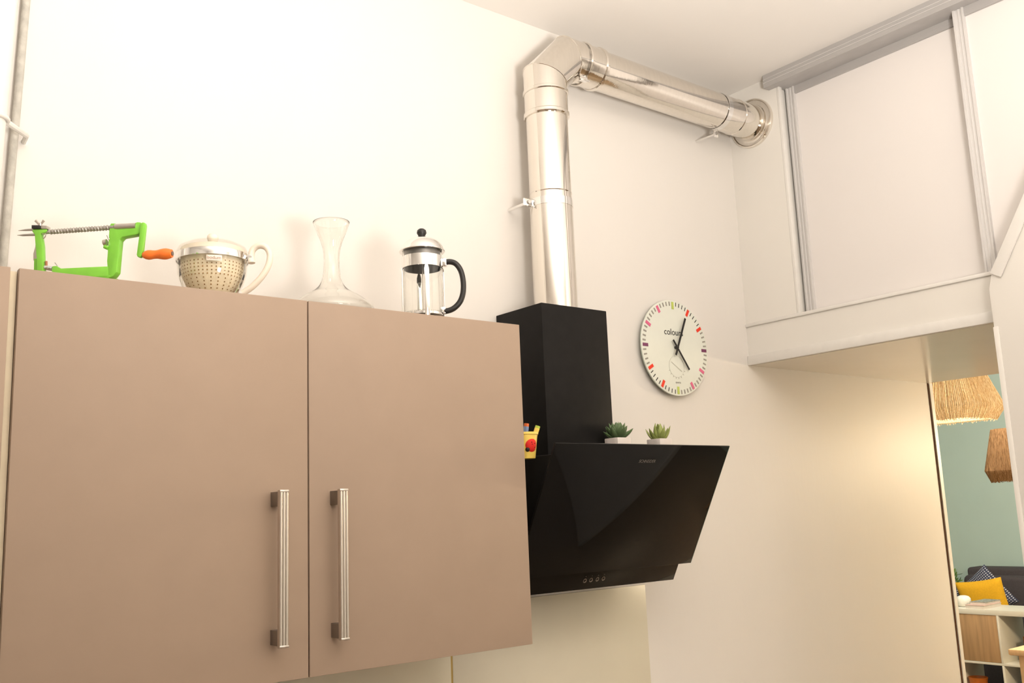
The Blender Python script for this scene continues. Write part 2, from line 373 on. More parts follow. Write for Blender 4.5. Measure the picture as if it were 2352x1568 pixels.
def slab(x0, x1, lo, hi, th, back, name, m_, bev=.0008):
    n = gn; P_ = [Vector((x0, 0, 0))+lo, Vector((x1, 0, 0))+lo, Vector((x1, 0, 0))+hi, Vector((x0, 0, 0))+hi]
    P_ = [p-n*back-H0 for p in P_]
    return MB().prism(P_, -n*th).build(name, m_, hood, bev)
gp_ = slab(gx0, gx1, GB, GT, .0055, 0, 'glass_panel', BGLASS)
# polished glass edge
e0 = Vector((gx1+.0002, 0, 0))
MB().prism([e0+GB-H0, e0+GT-H0, e0+GT-gn*.005-H0, e0+GB-gn*.005-H0], (.0009, 0, 0)).build('glass_edge', GEDGE, gp_)
LB = GB - gu*.068
lowp = slab(1.645, 2.292, LB, GB+gu*.10, .0055, .022, 'control_panel', BGLASS)
for px_ in (1343, 1357, 1371.5, 1385.5):
    c_ = qp(px_, 1333-(px_-1343)*.12, LB-gn*.022, gn); c_ = Vector(c_)
    fr = frame((1, 0, 0), gu, c_-H0+gn*.0004)
    ring = MB().lathe([(.0042, 0), (.0052, .0012), (.0064, .0012), (.0068, 0)], 20)
    ring.v = [tuple(fr @ Vector(p)) for p in ring.v]; ring.build('button', POST, lowp)
    dt = MB().lathe([(0, 0), (.0016, 0), (.0016, .0004), (0, .0004)], 8)
    f2 = frame((1, 0, 0), gu, c_-H0+gn*.0004+gu*.013)
    dt.v = [tuple(f2 @ Vector(p)) for p in dt.v]; dt.build('button_symbol', mat('dim_symbol', '#5a584f', .6), lowp)
lc = qp(1486, 1059, GT, gn)
text('brand_lettering', 'SCHNEIDER', .0125, frame((1, 0, 0), gu, lc-H0+gn*.0006), mat('grey_print', '#6d6862', .5), gp_, .25)
MB().prism([Vector((1.70, 0, 0))+GB+gu*.05-gn*.03-H0, Vector((2.25, 0, 0))+GB+gu*.05-gn*.03-H0, Vector((2.25, 0, 0))+GT-gu*.03-gn*.03-H0, Vector((1.70, 0, 0))+GT-gu*.03-gn*.03-H0], gn*.024).build('hinge_block', BLACK, hood)

# ------------------------------------------------------------------ exhaust duct
AX, AY = 1.960, -.112; ZH = 3.128; PR = .0675
D0 = Vector((AX, AY, 2.254))
duct = thing('exhaust_duct', 'polished stainless steel exhaust duct rising from the hood and turning into the loft wall', 'duct', D0)
def cyl(name, a, b, r, m_=DUCT, parent=duct, n=48):
    return MB().tube([Vector(a)-D0, Vector(b)-D0], r, n).build(name, m_, parent)
v0 = (AX, AY, 2.2545)
lowpipe = cyl('pipe_section', v0, (AX, AY, 2.612), PR+.0012)
cyl('pipe_section', (AX, AY, 2.612), (AX, AY, 2.90), PR)
MB().lathe([(PR, 2.612-.003), (PR+.0022, 2.612-.001), (PR+.0022, 2.612+.001), (PR, 2.612+.003)], 48, (0, 0, -D0.z)).build('seam_ring', DUCT, duct)
MB().lathe([(PR, 2.636), (PR+.0014, 2.638), (PR, 2.640)], 48, (0, 0, -D0.z)).build('seam_ring', DUCT, duct)
def band(axis, c, w_, r0, name):
    prof = [(PR-.002, -w_/2), (PR+.004, -w_/2), (PR+.007, -w_*.3), (PR+.007, w_*.3), (PR+.004, w_/2), (PR-.002, w_/2)]
    mt = None if axis == 'z' else Matrix.Rotation(PI/2, 3, 'Y')
    return MB().lathe(prof, 48, Vector(c)-D0, mt).build(name, DUCT, duct)
band('z', (AX, AY, 2.903), .016, 0, 'bead_ring'); band('z', (AX, AY, 2.980), .012, 0, 'bead_ring')
cyl('sleeve', (AX, AY, 2.90), (AX, AY, 2.985), PR+.003)
# mitred elbow
E1 = Vector((AX, AY, 3.032)); E2 = Vector((AX+ZH-3.032, AY, ZH)); E0 = Vector((AX, AY, 2.98)); E3 = Vector((2.115, AY, ZH))
def mitre(a, b, da, db, name, n=48, r=PR+.003):
    mb = MB(); vs_ = []
    d = (b-a).normalized(); e2 = Vector((0, 1, 0)).cross(d)
    for P_, nn in ((a, da), (b, db)):
        for j in range(n):
            t_ = 2*PI*j/n; off = Vector((0, 1, 0))*(math.cos(t_)*r)+e2*(math.sin(t_)*r)
            k = -off.dot(nn)/d.dot(nn); vs_.append(P_+off+d*k-D0)
    mb.add(vs_, [(j, (j+1) % n, n+(j+1) % n, n+j) for j in range(n)]); return mb.build(name, DUCT, duct)
zz = Vector((0, 0, 1)); xx = Vector((1, 0, 0)); dd = (E2-E1).normalized()
b1 = (zz+dd).normalized(); b2 = (xx+dd).normalized()
mitre(E0, E1, zz, b1, 'elbow_segment'); mitre(E1, E2, b1, b2, 'elbow_segment'); mitre(E2, E3, b2, xx, 'elbow_segment')
for c_, nn in ((E1, b1), (E2, b2)):
    pts = []
    e2 = nn.cross(Vector((0, 1, 0))).normalized(); sc = 1/math.cos(PI/8)
    for j in range(48):
        t_ = 2*PI*j/48; pts.append(c_-D0+Vector((0, 1, 0))*(math.cos(t_)*(PR+.003))+e2*(math.sin(t_)*(PR+.003)*sc))
    MB().tube(pts, .0016, 6, closed=True).build('elbow_seam', DUCT, duct)
cyl('sleeve', (2.10, AY, ZH), (2.19, AY, ZH), PR+.003)
band('x', (2.118, AY, ZH), .014, 0, 'bead_ring'); band('x', (2.188, AY, ZH), .016, 0, 'bead_ring')
cyl('pipe_section', (2.18, AY, ZH), (2.925, AY, ZH), PR); cyl('pipe_section', (2.925, AY, ZH), (3.0448, AY, ZH), PR+.001)
MB().lathe([(PR, -.003), (PR+.0022, -.001), (PR+.0022, .001), (PR, .003)], 48, Vector((2.925, AY, ZH))-D0, Matrix.Rotation(PI/2, 3, 'Y')).build('seam_ring', DUCT, duct)
fl = MB().lathe([(PR+.001, -.022), (PR+.005, -.021), (PR+.006, -.012), (PR+.012, -.009), (PR+.022, -.008), (PR+.026, -.012), (PR+.030, -.010), (PR+.031, 0), (PR, 0)], 56, Vector((3.0449, AY, ZH))-D0, Matrix.Rotation(PI/2, 3, 'Y')).build('wall_flange', DUCT, duct)
# wall clamps
def clamp(c, axis, side, name):
    c = Vector(c); par = MB().lathe([(PR+.0012, -.012), (PR+.003, -.012), (PR+.003, .012), (PR+.0012, .012)], 48, c-D0, None if axis == 'z' else Matrix.Rotation(PI/2, 3, 'Y')).build('clamp_band', CHROME, duct)
    s = Vector(side); base = c+s*(PR+.016)
    ear = MB()
    if axis == 'z': ear.box(base+Vector((-.018, .012, -.013))-D0, base+Vector((.018, .018, .013))-D0)
    else: ear.box(base+Vector((-.013, .012, -.016))-D0, base+Vector((.013, .018, .018))-D0)
    ear.build('clamp_ear', CHROME, par, .004)
    MB().lathe([(0, -.006), (.0055, -.006), (.0065, 0), (0, 0)], 12, base+Vector((0, .012, 0))-D0, Matrix.Rotation(-PI/2, 3, 'X')).build('clamp_screw', DGREY, par)
    MB().tube([base+Vector((0, .018, 0))-D0, Vector((base.x, -.0005, base.z))-D0], .005, 10).build('clamp_rod', CHROME, par)
clamp((AX, AY, 2.605), 'z', (-1, 0, 0), 'clamp'); clamp((2.83, AY, ZH), 'x', (0, 0, -1), 'clamp')
eb = Vector((2.098, AY-.035, ZH-.072))-D0
MB().box(eb+Vector((-.016, -.006, -.009)), eb+Vector((.016, .006, .009))).tube([eb+Vector((-.02, -.004, -.003)), eb+Vector((.026, -.004, -.003))], .0035, 8).build('elbow_clip', CHROME, duct, .002)

# ------------------------------------------------------------------ clock
CC = Vector((2.598, -.024, 2.209)); CR = .1735
clock = thing('wall_clock', 'round glass wall clock with coloured hour marks reading five past four', 'clock', CC)
RX = Matrix.Rotation(PI/2, 3, 'X')
MB().lathe([(0, 0), (CR-.001, 0), (CR, -.001), (CR, -.004), (CR-.001, -.005), (0, -.005)], 96, (0, 0, 0), RX).build('dial', FROST, clock, sharp=30)
MB().lathe([(CR-.004, -.0052), (CR-.0002, -.0052), (CR-.0002, -.0062), (CR-.004, -.0062)], 96, (0, 0, 0), RX).build('dial_rim', CEDGE, clock)
MB().lathe([(0, -.005), (.055, -.005), (.055, -.0238), (0, -.0238)], 32, (0, 0, 0), RX).build('movement_case', BLKP, clock)
def radial(a0, r0, r1, wd, y=-.0004, th=.0006):
    d = Vector((math.sin(a0), 0, math.cos(a0))); p = Vector((math.cos(a0), 0, -math.sin(a0))); yo = Vector((0, y, 0))
    return [d*r0-p*wd/2+yo, d*r0+p*wd/2+yo, d*r1+p*wd/2+yo, d*r1-p*wd/2+yo], (0, -th, 0)
cols = [GRNI, REDI, REDI, PURI, PINKI, PINKI]
for h in range(12):
    MB().prism(*radial(h*PI/6, CR-.033, CR-.006, .0115)).build('hour_mark', cols[h % 6], clock)
for i in range(60):
    if i % 5 == 0: continue
    dark = (i % 30) < 11
    MB().prism(*radial(i*PI/30, CR-.021, CR-.006, .0030 if dark else .0056)).build('minute_mark', INKB if (i % 30) < 10 else INKG, clock)
ctr = qp(1557, 795, CC+Vector((0, -.012, 0)), Vector((0, 1, 0)))
def ang(px_, py_):
    p = qp(px_, py_, CC+Vector((0, -.012, 0)), Vector((0, 1, 0)))-ctr; return math.atan2(p.x, p.z)
am, ah = ang(1575, 724), ang(1584, 845)
MB().prism(*radial(am, -.032, .120, .0085, -.012, .0012)).build('minute_hand', INKB, clock)
MB().prism(*radial(ah, -.032, .096, .0075, -.009, .0012)).build('hour_hand', INKB, clock)
MB().lathe([(0, .0145), (.005, .014), (.006, .012), (.006, 0), (0, 0)], 16, (0, 0, 0), RX).build('hub', BLKP, clock)
TX = frame((1, 0, 0), (0, 0, 1), (-.004, -.0006, .055))
text('dial_lettering', 'colours', .033, TX, INKB, clock)
MB().lathe([(.0385, 0), (.0398, 0), (.0398, .0005), (.0385, .0005)], 48, (0, -.0002, -.068), RX).build('thermometer_ring', INKL, clock)
MB().prism([Vector(p)+Vector((0, 0, -.068)) for p in ((-.026, -.0006, .016), (-.027, -.0006, .014), (.025, -.0006, -.018), (.027, -.0006, -.015))], (0, -.0006, 0)).build('thermometer_hand', INKL, clock)
tk = MB()
for i in range(8):
    a_ = PI*.62+i*PI*.76/7; d = Vector((math.sin(a_), 0, math.cos(a_))); p = Vector((math.cos(a_), 0, -math.sin(a_)))
    o_ = Vector((0, -.0004, -.068)); tk.prism([o_+d*.040-p*.0006, o_+d*.040+p*.0006, o_+d*.045+p*.0006, o_+d*.045-p*.0006], (0, -.0005, 0))
tk.build('thermometer_scale', INKG, clock)
text('dial_small_lettering', 'quartz', .011, frame((1, 0, 0), (0, 0, 1), (.002, -.0006, -.125)), INKG, clock)

# ------------------------------------------------------------------ things on the cabinet
ZT = 2.1303
VD = Vector((math.sin(YAW), math.cos(YAW), 0)); VR = Vector((math.cos(YAW), -math.sin(YAW), 0))
# ---- peeler
foot = q(262, 634, 1, -.352)
rodR = qp(252, 523, foot, VD); zr = rodR.z; rodL = q(112, 533, 2, zr)
sd = Vector((rodR.x-rodL.x, rodR.y-rodL.y, 0)).normalized(); th = math.atan2(sd.y, sd.x); pn = Vector((-sd.y, sd.x, 0))
base = Vector((rodL.x, rodL.y, ZT))
pe = thing('apple_peeler', 'lime green hand-cranked apple peeler with orange handle on the cabinet', 'apple peeler', base, th)
def S(px_, py_, t_=0):
    p = qp(px_, py_, rodR+pn*t_, pn); d = p-base; return Vector((d.dot(sd), t_, d.z))
def sil(pts, t0, t1, name, m_=GREEN, bev=.0015, parent=pe):
    P_ = [S(x, y, 0) for x, y in pts]; P_ = [Vector((p.x, t0, max(p.z, .0005))) for p in P_]
    return MB().prism(P_, (0, t1-t0, 0)).build(name, m_, parent, bev)
zmin = .0006
# frame of the peeler
sil([(250, 640), (247, 600), (250, 560), (253, 520), (256, 513.5), (267, 513.5), (270, 518), (269.5, 527), (311, 524.5), (312, 513), (316, 510.5), (324, 511), (327, 515), (326, 531), (320, 538), (282, 545), (276, 551), (273, 580), (269, 625), (262, 634)], -.003, .015, 'crank_post')
sil([(120, 640), (122, 612), (131, 611), (142, 617), (250, 612), (252, 640)], -.004, .004, 'base_beam')
P0, P1 = S(120, 640), S(262, 636)
zf = foot.z-ZT
bx('base_plate', (P0.x, -.004, zf-.003), (P1.x-.006, .036, zf+.001), GREEN, pe, .001)
for t_ in (.003, .026):
    for xa in (P1.x-.035, P0.x+.004):
        MB().lathe([(0, .0002), (.010, .0002), (.009, .004), (.006, .010), (.006, zf-.0025), (0, zf-.0025)], 16, (xa, t_+.004, 0)).build('base_foot', BLKP, pe)
sil([(79, 528), (111, 528), (111, 532), (107, 536), (97, 538), (101, 566), (102, 600), (104, 640), (88, 640), (88, 600), (85, 566), (83, 540), (77, 533)], -.006, .006, 'blade_post')
sil([(74, 640), (75, 592), (80, 592), (87, 597), (88, 640)], .004, .022, 'blade_post_foot')
sil([(80, 541), (86, 543), (90, 600), (72, 596), (72, 580), (76, 566)], .0065, .0085, 'peeling_blade', STEEL, .0003)
rl, rr_ = S(112, 532.5), S(252, 522.5)
def coil(a, b, R, r, turns, n=10):
    pts = []
    d = (b-a); L_ = d.length; d.normalize(); u_ = Vector((0, 1, 0)); v_ = d.cross(u_)
    for i in range(turns*n+1):
        t_ = i/(turns*n); an = 2*PI*i/n; pts.append(a+d*L_*t_+u_*(R*math.cos(an))+v_*(R*math.sin(an)))
    return MB().tube(pts, r, 6)
rod = MB().tube([rl-Vector((.02, 0, 0)), rr_+Vector((.01, 0, 0))], .0042, 14).build('threaded_rod', DGREY, pe)
coil(rl, rr_, .0045, .0013, 20).build('thread', DGREY, rod)
MB().tube([S(265, 521), S(313, 518.5)], .0062, 16).build('rod_sleeve', STEEL, pe)
for (a_, b_, c_) in (((42, 529.5), (60, 528), (80, 527)), ((39.5, 540), (52, 540), (84, 538.5))):
    MB().tube([S(*a_), S(*b_), S(*c_)], [.0004, .0022, .0028], 10).build('apple_fork_prong', DGREY, pe)
sil([(78, 519.5), (97, 519.5), (97, 527.5), (78, 527.5)], -.009, .009, 'clamp_block', BLKP, .001)
sil([(97.5, 519), (112, 520), (112, 527.5), (97.5, 527.5)], -.007, .007, 'lock_plate', STEEL, .001)
for a_, b_ in (((93, 518), (82, 506)), ((92, 518), (101, 506))):
    MB().tube([S(*a_), S(*b_)], [.0022, .0034], 10, flat=.5).build('wing_nut', STEEL, pe)
MB().tube([S(92.5, 520), S(92.5, 513)], .003, 10).build('wing_bolt', STEEL, pe)
MB().tube([S(97, 537, -.008), S(104, 537, -.008), S(105, 541, -.008), S(102, 546, -.008), S(99, 547, -.008)], .0012, 6).build('coring_loop', STEEL, pe)
MB().tube([S(106, 600), S(107, 616)], [.0028, .0022], 8).build('copper_screw', mat('copper', (.45, .2, .12), .35, .9), pe)
coil(S(103, 614), S(121, 617), .0042, .001, 7, 12).build('spring', CHROME, pe)
MB().tube([S(133, 613), S(130, 608), S(126, 603)], .0009, 6).build('spring_tail', DGREY, pe)
MB().tube([S(238, 558, -.004), S(246, 556, -.004)], .0065, 14).build('adjusting_screw', STEEL, pe)
MB().tube([S(240, 566, -.004), S(249, 570, -.004)], .004, 10).build('screw_lug', GREEN, pe)
MB().tube([S(250, 550, -.004), S(246, 540, -.004)], .0016, 8, flat=.5).build('lever_tip', STEEL, pe)
cr_ = sil([(327.5, 515), (332, 512.5), (337, 514), (338, 520), (330, 588), (326, 593), (320, 592), (318, 587)], -.0085, .0015, 'crank_arm')
hs, he = S(329, 586, -.003), S(395, 582, -.003)
n_ = 12; rp = [.0055, .0085, .0098, .0096, .0088, .0086, .0094, .0106, .0113, .0112, .0100, .0082]
MB().tube([hs.lerp(he, i/(n_-1)) for i in range(n_)], rp, 20).build('crank_handle', ORANGE, pe)
MB().tube([he, he+Vector((.002, 0, 0))], .0045, 10).build('handle_rivet', POST, pe)

# ---- teapot
KC = Vector((q(488, 600, 1, -.275).x, -.275, ZT)); kp = 1/((KC+Vector((0, 0, .08))-EYE).dot(FW)/FPX)
pot = thing('glass_teapot', 'glass teapot with chrome band, perforated strainer and cream handle on the cabinet', 'teapot', KC, -YAW)
def hz(px_, py_): 
    p = qp(px_, py_, KC, VD)-KC; return Vector((p.dot(VR), 0, p.z))
R_ = 80/kp
prof = [(.034, .002), (.046, .010), (.058, .028), (.068, .048), (.0745, .070), (R_-.002, .095), (R_-.001, .108)]
inner = [(r-.002, z+(.002 if i == 0 else 0)) for i, (r, z) in enumerate(prof)]
MB().lathe([(0, .002)]+prof+inner[::-1]+[(0, .004)], 48).build('glass_bowl', THIN, pot)
MB().lathe([(R_-.0008, .097), (R_+.0012, .097), (R_+.0016, .105), (R_+.0012, .1125), (R_-.0008, .1125)], 64).build('chrome_band', CHROME, pot)
MB().lathe([(R_+.001, .1127), (R_+.0005, .119), (R_*.93, .130), (R_*.7, .139), (R_*.35, .1435), (.012, .1445), (.012, .1425), (R_*.35, .1415), (R_*.7, .137), (R_*.93, .128), (R_-.002, .119), (R_-.0015, .1127)], 48).build('lid', THIN, pot)
MB().lathe([(R_-.010, .1125), (R_-.004, .1145), (R_*.88, .126), (R_*.6, .133), (0, .136), (0, .134), (R_*.6, .131), (R_*.84, .124)], 48).build('lid_liner', CREAMP, pot)
MB().lathe([(.0085, .143), (.0105, .147), (.0128, .153), (.0118, .159), (.0075, .1635), (0, .165)], 24).build('lid_knob', CREAMP, pot)
sp_ = [(.068, .108), (.0680, .095), (.067, .075), (.063, .058), (.054, .040), (.044, .024), (.032, .014), (0, .012)]
stn = MB().lathe(sp_+[(0, .0135), (.031, .0155), (.0425, .0255), (.0525, .0415), (.0615, .059), (.0655, .076), (.0665, .095), (.0665, .108)], 48).build('strainer', STRAIN, pot)
pf = MB()
for z, r, n in ((.087, .0678, 44), (.0795, .0674, 44), (.072, .0665, 44), (.0645, .0648, 44), (.057, .0628, 44), (.0495, .0590, 24), (.042, .0553, 24), (.035, .0515, 24), (.028, .0470, 24)):
    for k in range(n):
        a_ = 2*PI*k/n; d = Vector((math.cos(a_), math.sin(a_), 0)); c_ = d*r+Vector((0, 0, z)); t_ = Vector((-d.y, d.x, 0)); u_ = Vector((0, 0, 1)) if z > .055 else (Vector((0, 0, 1))+d*.5).normalized()
        pf.add([c_+(t_*math.cos(b)+u_*math.sin(b))*.0016+d*.0006 for b in [2*PI*j/6 for j in range(6)]], [tuple(range(6))])
po = pf.build('perforations', HOLE, pot); po['kind'] = 'stuff'
for a_ in (math.radians(-8), math.radians(172), math.radians(82)):
    d = Vector((math.cos(a_), math.sin(a_), 0)); t_ = Vector((-d.y, d.x, 0)); mb = MB(); vs_ = []
    for r, z in [(r+.0006, z) for r, z in prof[2:]]+[]:
        pass
    pr = [(.0475, .0005), (.0505, .012)]+[(r+.0010, z) for r, z in prof[2:]]
    for r, z in pr:
        vs_ += [d*r-t_*.0045+Vector((0, 0, z)), d*r+t_*.0045+Vector((0, 0, z)), d*(r+.0014)+t_*.0045+Vector((0, 0, z)), d*(r+.0014)-t_*.0045+Vector((0, 0, z))]
    n = len(pr); fs = [(3, 2, 1, 0), (4*n-4, 4*n-3, 4*n-2, 4*n-1)]
    for i in range(n-1):
        for j in range(4): fs.append((4*i+j, 4*i+(j+1) % 4, 4*i+4+(j+1) % 4, 4*i+4+j))
    mb.add(vs_, fs).build('frame_leg', CHROME, pot)
hp_ = [(578, 604), (577, 592), (579, 577), (588, 567), (599, 564), (611, 568), (618.5, 579), (620, 592), (616, 610), (606, 629), (592, 646), (576, 661), (558, 673)]
hl = [hz(*p) for p in hp_]
def smooth(pts, k=4):
    out = []
    for i in range(len(pts)-1):
        p0 = pts[max(i-1, 0)]; p1 = pts[i]; p2 = pts[i+1]; p3 = pts[min(i+2, len(pts)-1)]
        for j in range(k):
            t = j/k; out.append(.5*((2*p1)+(p2-p0)*t+(2*p0-5*p1+4*p2-p3)*t*t+(3*p1-p0-3*p2+p3)*t**3))
    return out+[pts[-1]]
hs_ = smooth(hl); MB().tube(hs_, [.0105 if i < 4 else .0092 for i in range(len(hs_))], 14, flat=.75, updir=(0, 1, 0)).build('handle', CREAMP, pot)
for a_ in (-.012, .0):
    c_ = hz(575+a_*900, 592)+Vector((0, -.006, 0)); MB().lathe([(0, .004), (.005, .0035), (.006, 0), (0, 0)], 14, c_, RX).build('handle_screw', CHROME, pot)
bxm = hz(568, 593); MB().box(bxm+Vector((-.010, -.006, -.005)), bxm+Vector((.010, .004, .005))).build('handle_bracket', CHROME, pot, .001)
a_ = math.radians(-90+20); fr = frame((math.cos(a_+PI/2), math.sin(a_+PI/2), 0), (0, 0, 1), Vector((math.cos(a_), math.sin(a_), 0))*(.0785)+Vector((0, 0, .088)))
lbm = MB(); 
for j in range(9):
    aa = a_+(j-4)*.052; rr2 = .0772; lbm.v += [(math.cos(aa)*rr2, math.sin(aa)*rr2, .082), (math.cos(aa)*(rr2+.0012), math.sin(aa)*(rr2+.0012), .094)]
lbm.f = [(2*j, 2*j+2, 2*j+3, 2*j+1) for j in range(8)]
lb = lbm.build('label_sticker', mat('label_paper', '#efe6dc', .6), pot)
text('label_lettering', 'bodum', .0105, frame((math.cos(a_+PI/2), math.sin(a_+PI/2), 0), (0, 0, 1), Vector((math.cos(a_), math.sin(a_), 0))*.0792+Vector((0, 0, .088))), mat('label_ink', '#b9a08e', .6), pot)

# ---- decanter
DC = Vector((q(762, 640, 1, -.23).x, -.23, ZT))
pr = [(.066, 0), (.085, .004), (.100, .014), (.105, .026), (.100, .038), (.088, .049), (.071, .062), (.050, .074), (.036, .085), (.0275, .097), (.0225, .112), (.0198, .135), (.0195, .155), (.0212, .18), (.027, .203), (.0355, .225), (.0455, .2525)]
prs = smooth([Vector((r, 0, z)) for r, z in pr], 3); prs = [(p.x, p.z) for p in prs]
inn = [(max(r-.0018, .001), z+(.0025 if z < .02 else 0)) for r, z in prs][::-1]
dec = MB().lathe([(0, .004), (.03, .003), (.06, .0005)]+prs+[(.0452, .2535)]+inn+[(.03, .0055), (0, .0065)], 56).build('glass_decanter', CLEAR, loc=DC)
tag(dec, 'clear glass wine decanter with flared mouth and wide flat base on the cabinet', 'decanter')

# ---- french press
PC = Vector((q(971, 640, 1, -.325).x, -.325, ZT))
fp = thing('french_press', 'glass french press with chrome frame, domed lid and black handle on the cabinet', 'french press', PC, -YAW)
def fz(px_, py_):
    p = qp(px_, py_, PC, VD)-PC; return Vector((p.dot(VR), 0, p.z))
G = abs(fz(1018, 640).x-fz(925, 640).x)/2-.001
hh = lambda y: fz(971, y).z
MB().lathe([(0, .010), (G-.004, .010), (G, .014), (G, .182), (G-.0022, .182), (G-.0022, .016), (G-.006, .0125), (0, .0125)], 56).build('glass_beaker', CLEAR, fp)
zb0, zb1 = hh(618), hh(592)
MB().lathe([(G+.0006, zb0), (G+.002, zb0), (G+.002, zb1), (G+.0006, zb1)], 56).build('frame_band', CHROME, fp)
MB().lathe([(G+.0006, .014), (G+.002, .014), (G+.002, .020), (G+.0006, .020)], 56).build('frame_base_ring', CHROME, fp)
for k in range(4):
    a_ = -PI/2+math.radians(16+90*k); d = Vector((math.cos(a_), math.sin(a_), 0)); t_ = Vector((-d.y, d.x, 0)); w_ = .0062
    outl = [(-w_, .0003), (w_, .0003), (w_, zb0-.012), (w_*.35, zb0+.004), (-w_*.35, zb0+.004), (-w_, zb0-.012)]
    MB().prism([d*(G+.0021)+t_*x+Vector((0, 0, z)) for x, z in outl], d*.0016).build('frame_leg', CHROME, fp, .0003)
    MB().prism([d*(G-.012)+t_*x+Vector((0, 0, z)) for x, z in ((-w_, .0004), (w_, .0004), (w_, .003), (-w_, .003))], d*.0155).build('frame_foot', CHROME, fp)
zl = hh(577)
MB().lathe([(G-.004, zl-.024), (G-.0035, zl-.002), (G-.004, zl), (G-.006, zl), (G-.006, zl-.024)], 48).build('lid_skirt', mat('steel_dark_reflection', (.16, .15, .145), .35, .8), fp)  # dark room reflection put into the steel colour
dome = smooth([Vector((r, 0, z)) for r, z in ((G+.007, zl-.003), (G+.0078, zl-.001), (G+.0055, zl+.004), (G+.001, zl+.013), (G-.008, zl+.0235), (G-.022, zl+.032), (.010, zl+.0364), (0, zl+.0368))], 3)
MB().lathe([(G-.001, zl-.002)]+[(max(p.x, 0), p.z) for p in dome], 56).build('lid_dome', CHROME, fp)
kz = zl+.0366
MB().lathe([(.0065, kz-.001), (.0055, kz+.001), (.0092, kz+.005), (.0126, kz+.0115), (.0112, kz+.0185), (.0065, kz+.0225), (0, kz+.0235)], 28).build('lid_knob', BLKP, fp)
MB().tube([(0, 0, .018), (0, 0, kz)], .0016, 10).build('plunger_rod', STEEL, fp)
MB().lathe([(0, .016), (G-.004, .016), (G-.0035, .0185), (G-.004, .021), (0, .019)], 48).build('plunger_disc', STEEL, fp)
MB().lathe([(0, .019), (.006, .019), (.006, .027), (.003, .03), (0, .03)], 16).build('plunger_boss', STEEL, fp)
coil_pts = []
for i in range(48*6+1):
    a_ = 2*PI*i/(48*6); b_ = 2*PI*i/6; coil_pts.append((math.cos(a_)*(G-.006+.0022*math.cos(b_)), math.sin(a_)*(G-.006+.0022*math.cos(b_)), .0225+.0022*math.sin(b_)))
MB().tube(coil_pts, .0005, 5).build('plunger_spring', STEEL, fp)
hpt = [fz(*p) for p in ((1022, 602), (1034, 601), (1046, 605), (1056, 617), (1062, 634), (1064.5, 655), (1063, 675), (1057, 692), (1046, 705), (1034, 712), (1021, 715))]
hsm = smooth(hpt); MB().tube(hsm, [.0084]*len(hsm), 14, flat=.85, updir=(0, 1, 0)).build('handle', BLKP, fp)
a0_, a1_ = fz(1016, 603), fz(1026, 602)
MB().box(a0_+Vector((-.004, -.009, -.010)), a1_+Vector((0, .009, .009))).build('handle_bracket', CHROME, fp, .002)
a0_, a1_ = fz(1014, 716), fz(1024, 714)
MB().box(a0_+Vector((-.004, -.007, -.006)), a1_+Vector((0, .007, .010))).build('handle_bracket', CHROME, fp, .002)

# ------------------------------------------------------------------ on the hood
def leafmesh(name, L_, W_, T_, curl, material):
    mb = MB(); rings = 7; n = 8; vs_ = []
    for i in range(rings):
        t = i/(rings-1); w_ = W_*(.55+.45*math.sin(PI*min(1, t*1.15)*.62+.35)) if t < .75 else W_*max(.04, (1-t)/.25)**.75
        c_ = Vector((L_*t, 0, curl*L_*t*t))
        for j in range(n):
            a = 2*PI*j/n; vs_.append(c_+Vector((0, math.cos(a)*w_, math.sin(a)*w_*T_)))
    fs = [(i*n+j, i*n+(j+1) % n, i*n+n+(j+1) % n, i*n+n+j) for i in range(rings-1) for j in range(n)]+[tuple(range(n))[::-1], tuple(range((rings-1)*n, rings*n))]
    return mb.add(vs_, fs).build(name, material)
def succulent(loc, label, leafmat, spec, L_, W_, T_, curl):
    t_ = thing('potted_succulent', label, 'plant', loc, group='potted succulents on the range hood')
    s = .0285
    MB().lathe([(0, 0), (s*.92, 0), (s, .004), (s*1.03, .053), (s*1.0, .0555), (s*.9, .0555), (s*.88, .046), (0, .046)], 32, sup=9).build('pot', CERAM, t_)
    MB().lathe([(0, .048), (s*.6, .0475), (s*.9, .0465)], 24, sup=9).build('soil', SOIL, t_)
    proto = leafmesh('leaf', L_, W_, T_, curl, leafmat); first = True
    for n, elev, sc, off in spec:
        for k in range(n):
            lf_ = proto if first else proto.copy()
            if not first: COL.objects.link(lf_)
            first = False; lf_.parent = t_
            a = 2*PI*(k+off)/n+random.uniform(-.12, .12); e = elev+random.uniform(-.08, .08); s_ = sc*random.uniform(.92, 1.08)
            lf_.location = (math.cos(a)*.003, math.sin(a)*.003, .048); lf_.rotation_euler = (0, -e, a); lf_.scale = (s_, s_, s_)
    return t_
pp1 = q(1419, 1015, 1, -.27); pp2 = q(1515, 1017, 1, -.27)
succulent((pp1.x, -.27, 1.8003), 'dark green succulent with dense pointed leaves in a white pot on the hood', LEAFD, ((7, .55, 1, 0), (8, .85, 1.02, .5), (6, 1.1, 1.05, .2), (4, 1.35, 1.02, .4)), .052, .0092, .5, .12)
succulent((pp2.x, -.27, 1.8003), 'light green succulent with few curved blunt leaves in a white pot on the hood', LEAFL, ((6, .34, 1, 0), (5, .85, 1.0, .5), (4, 1.25, .95, .3)), .047, .0080, .62, .6)

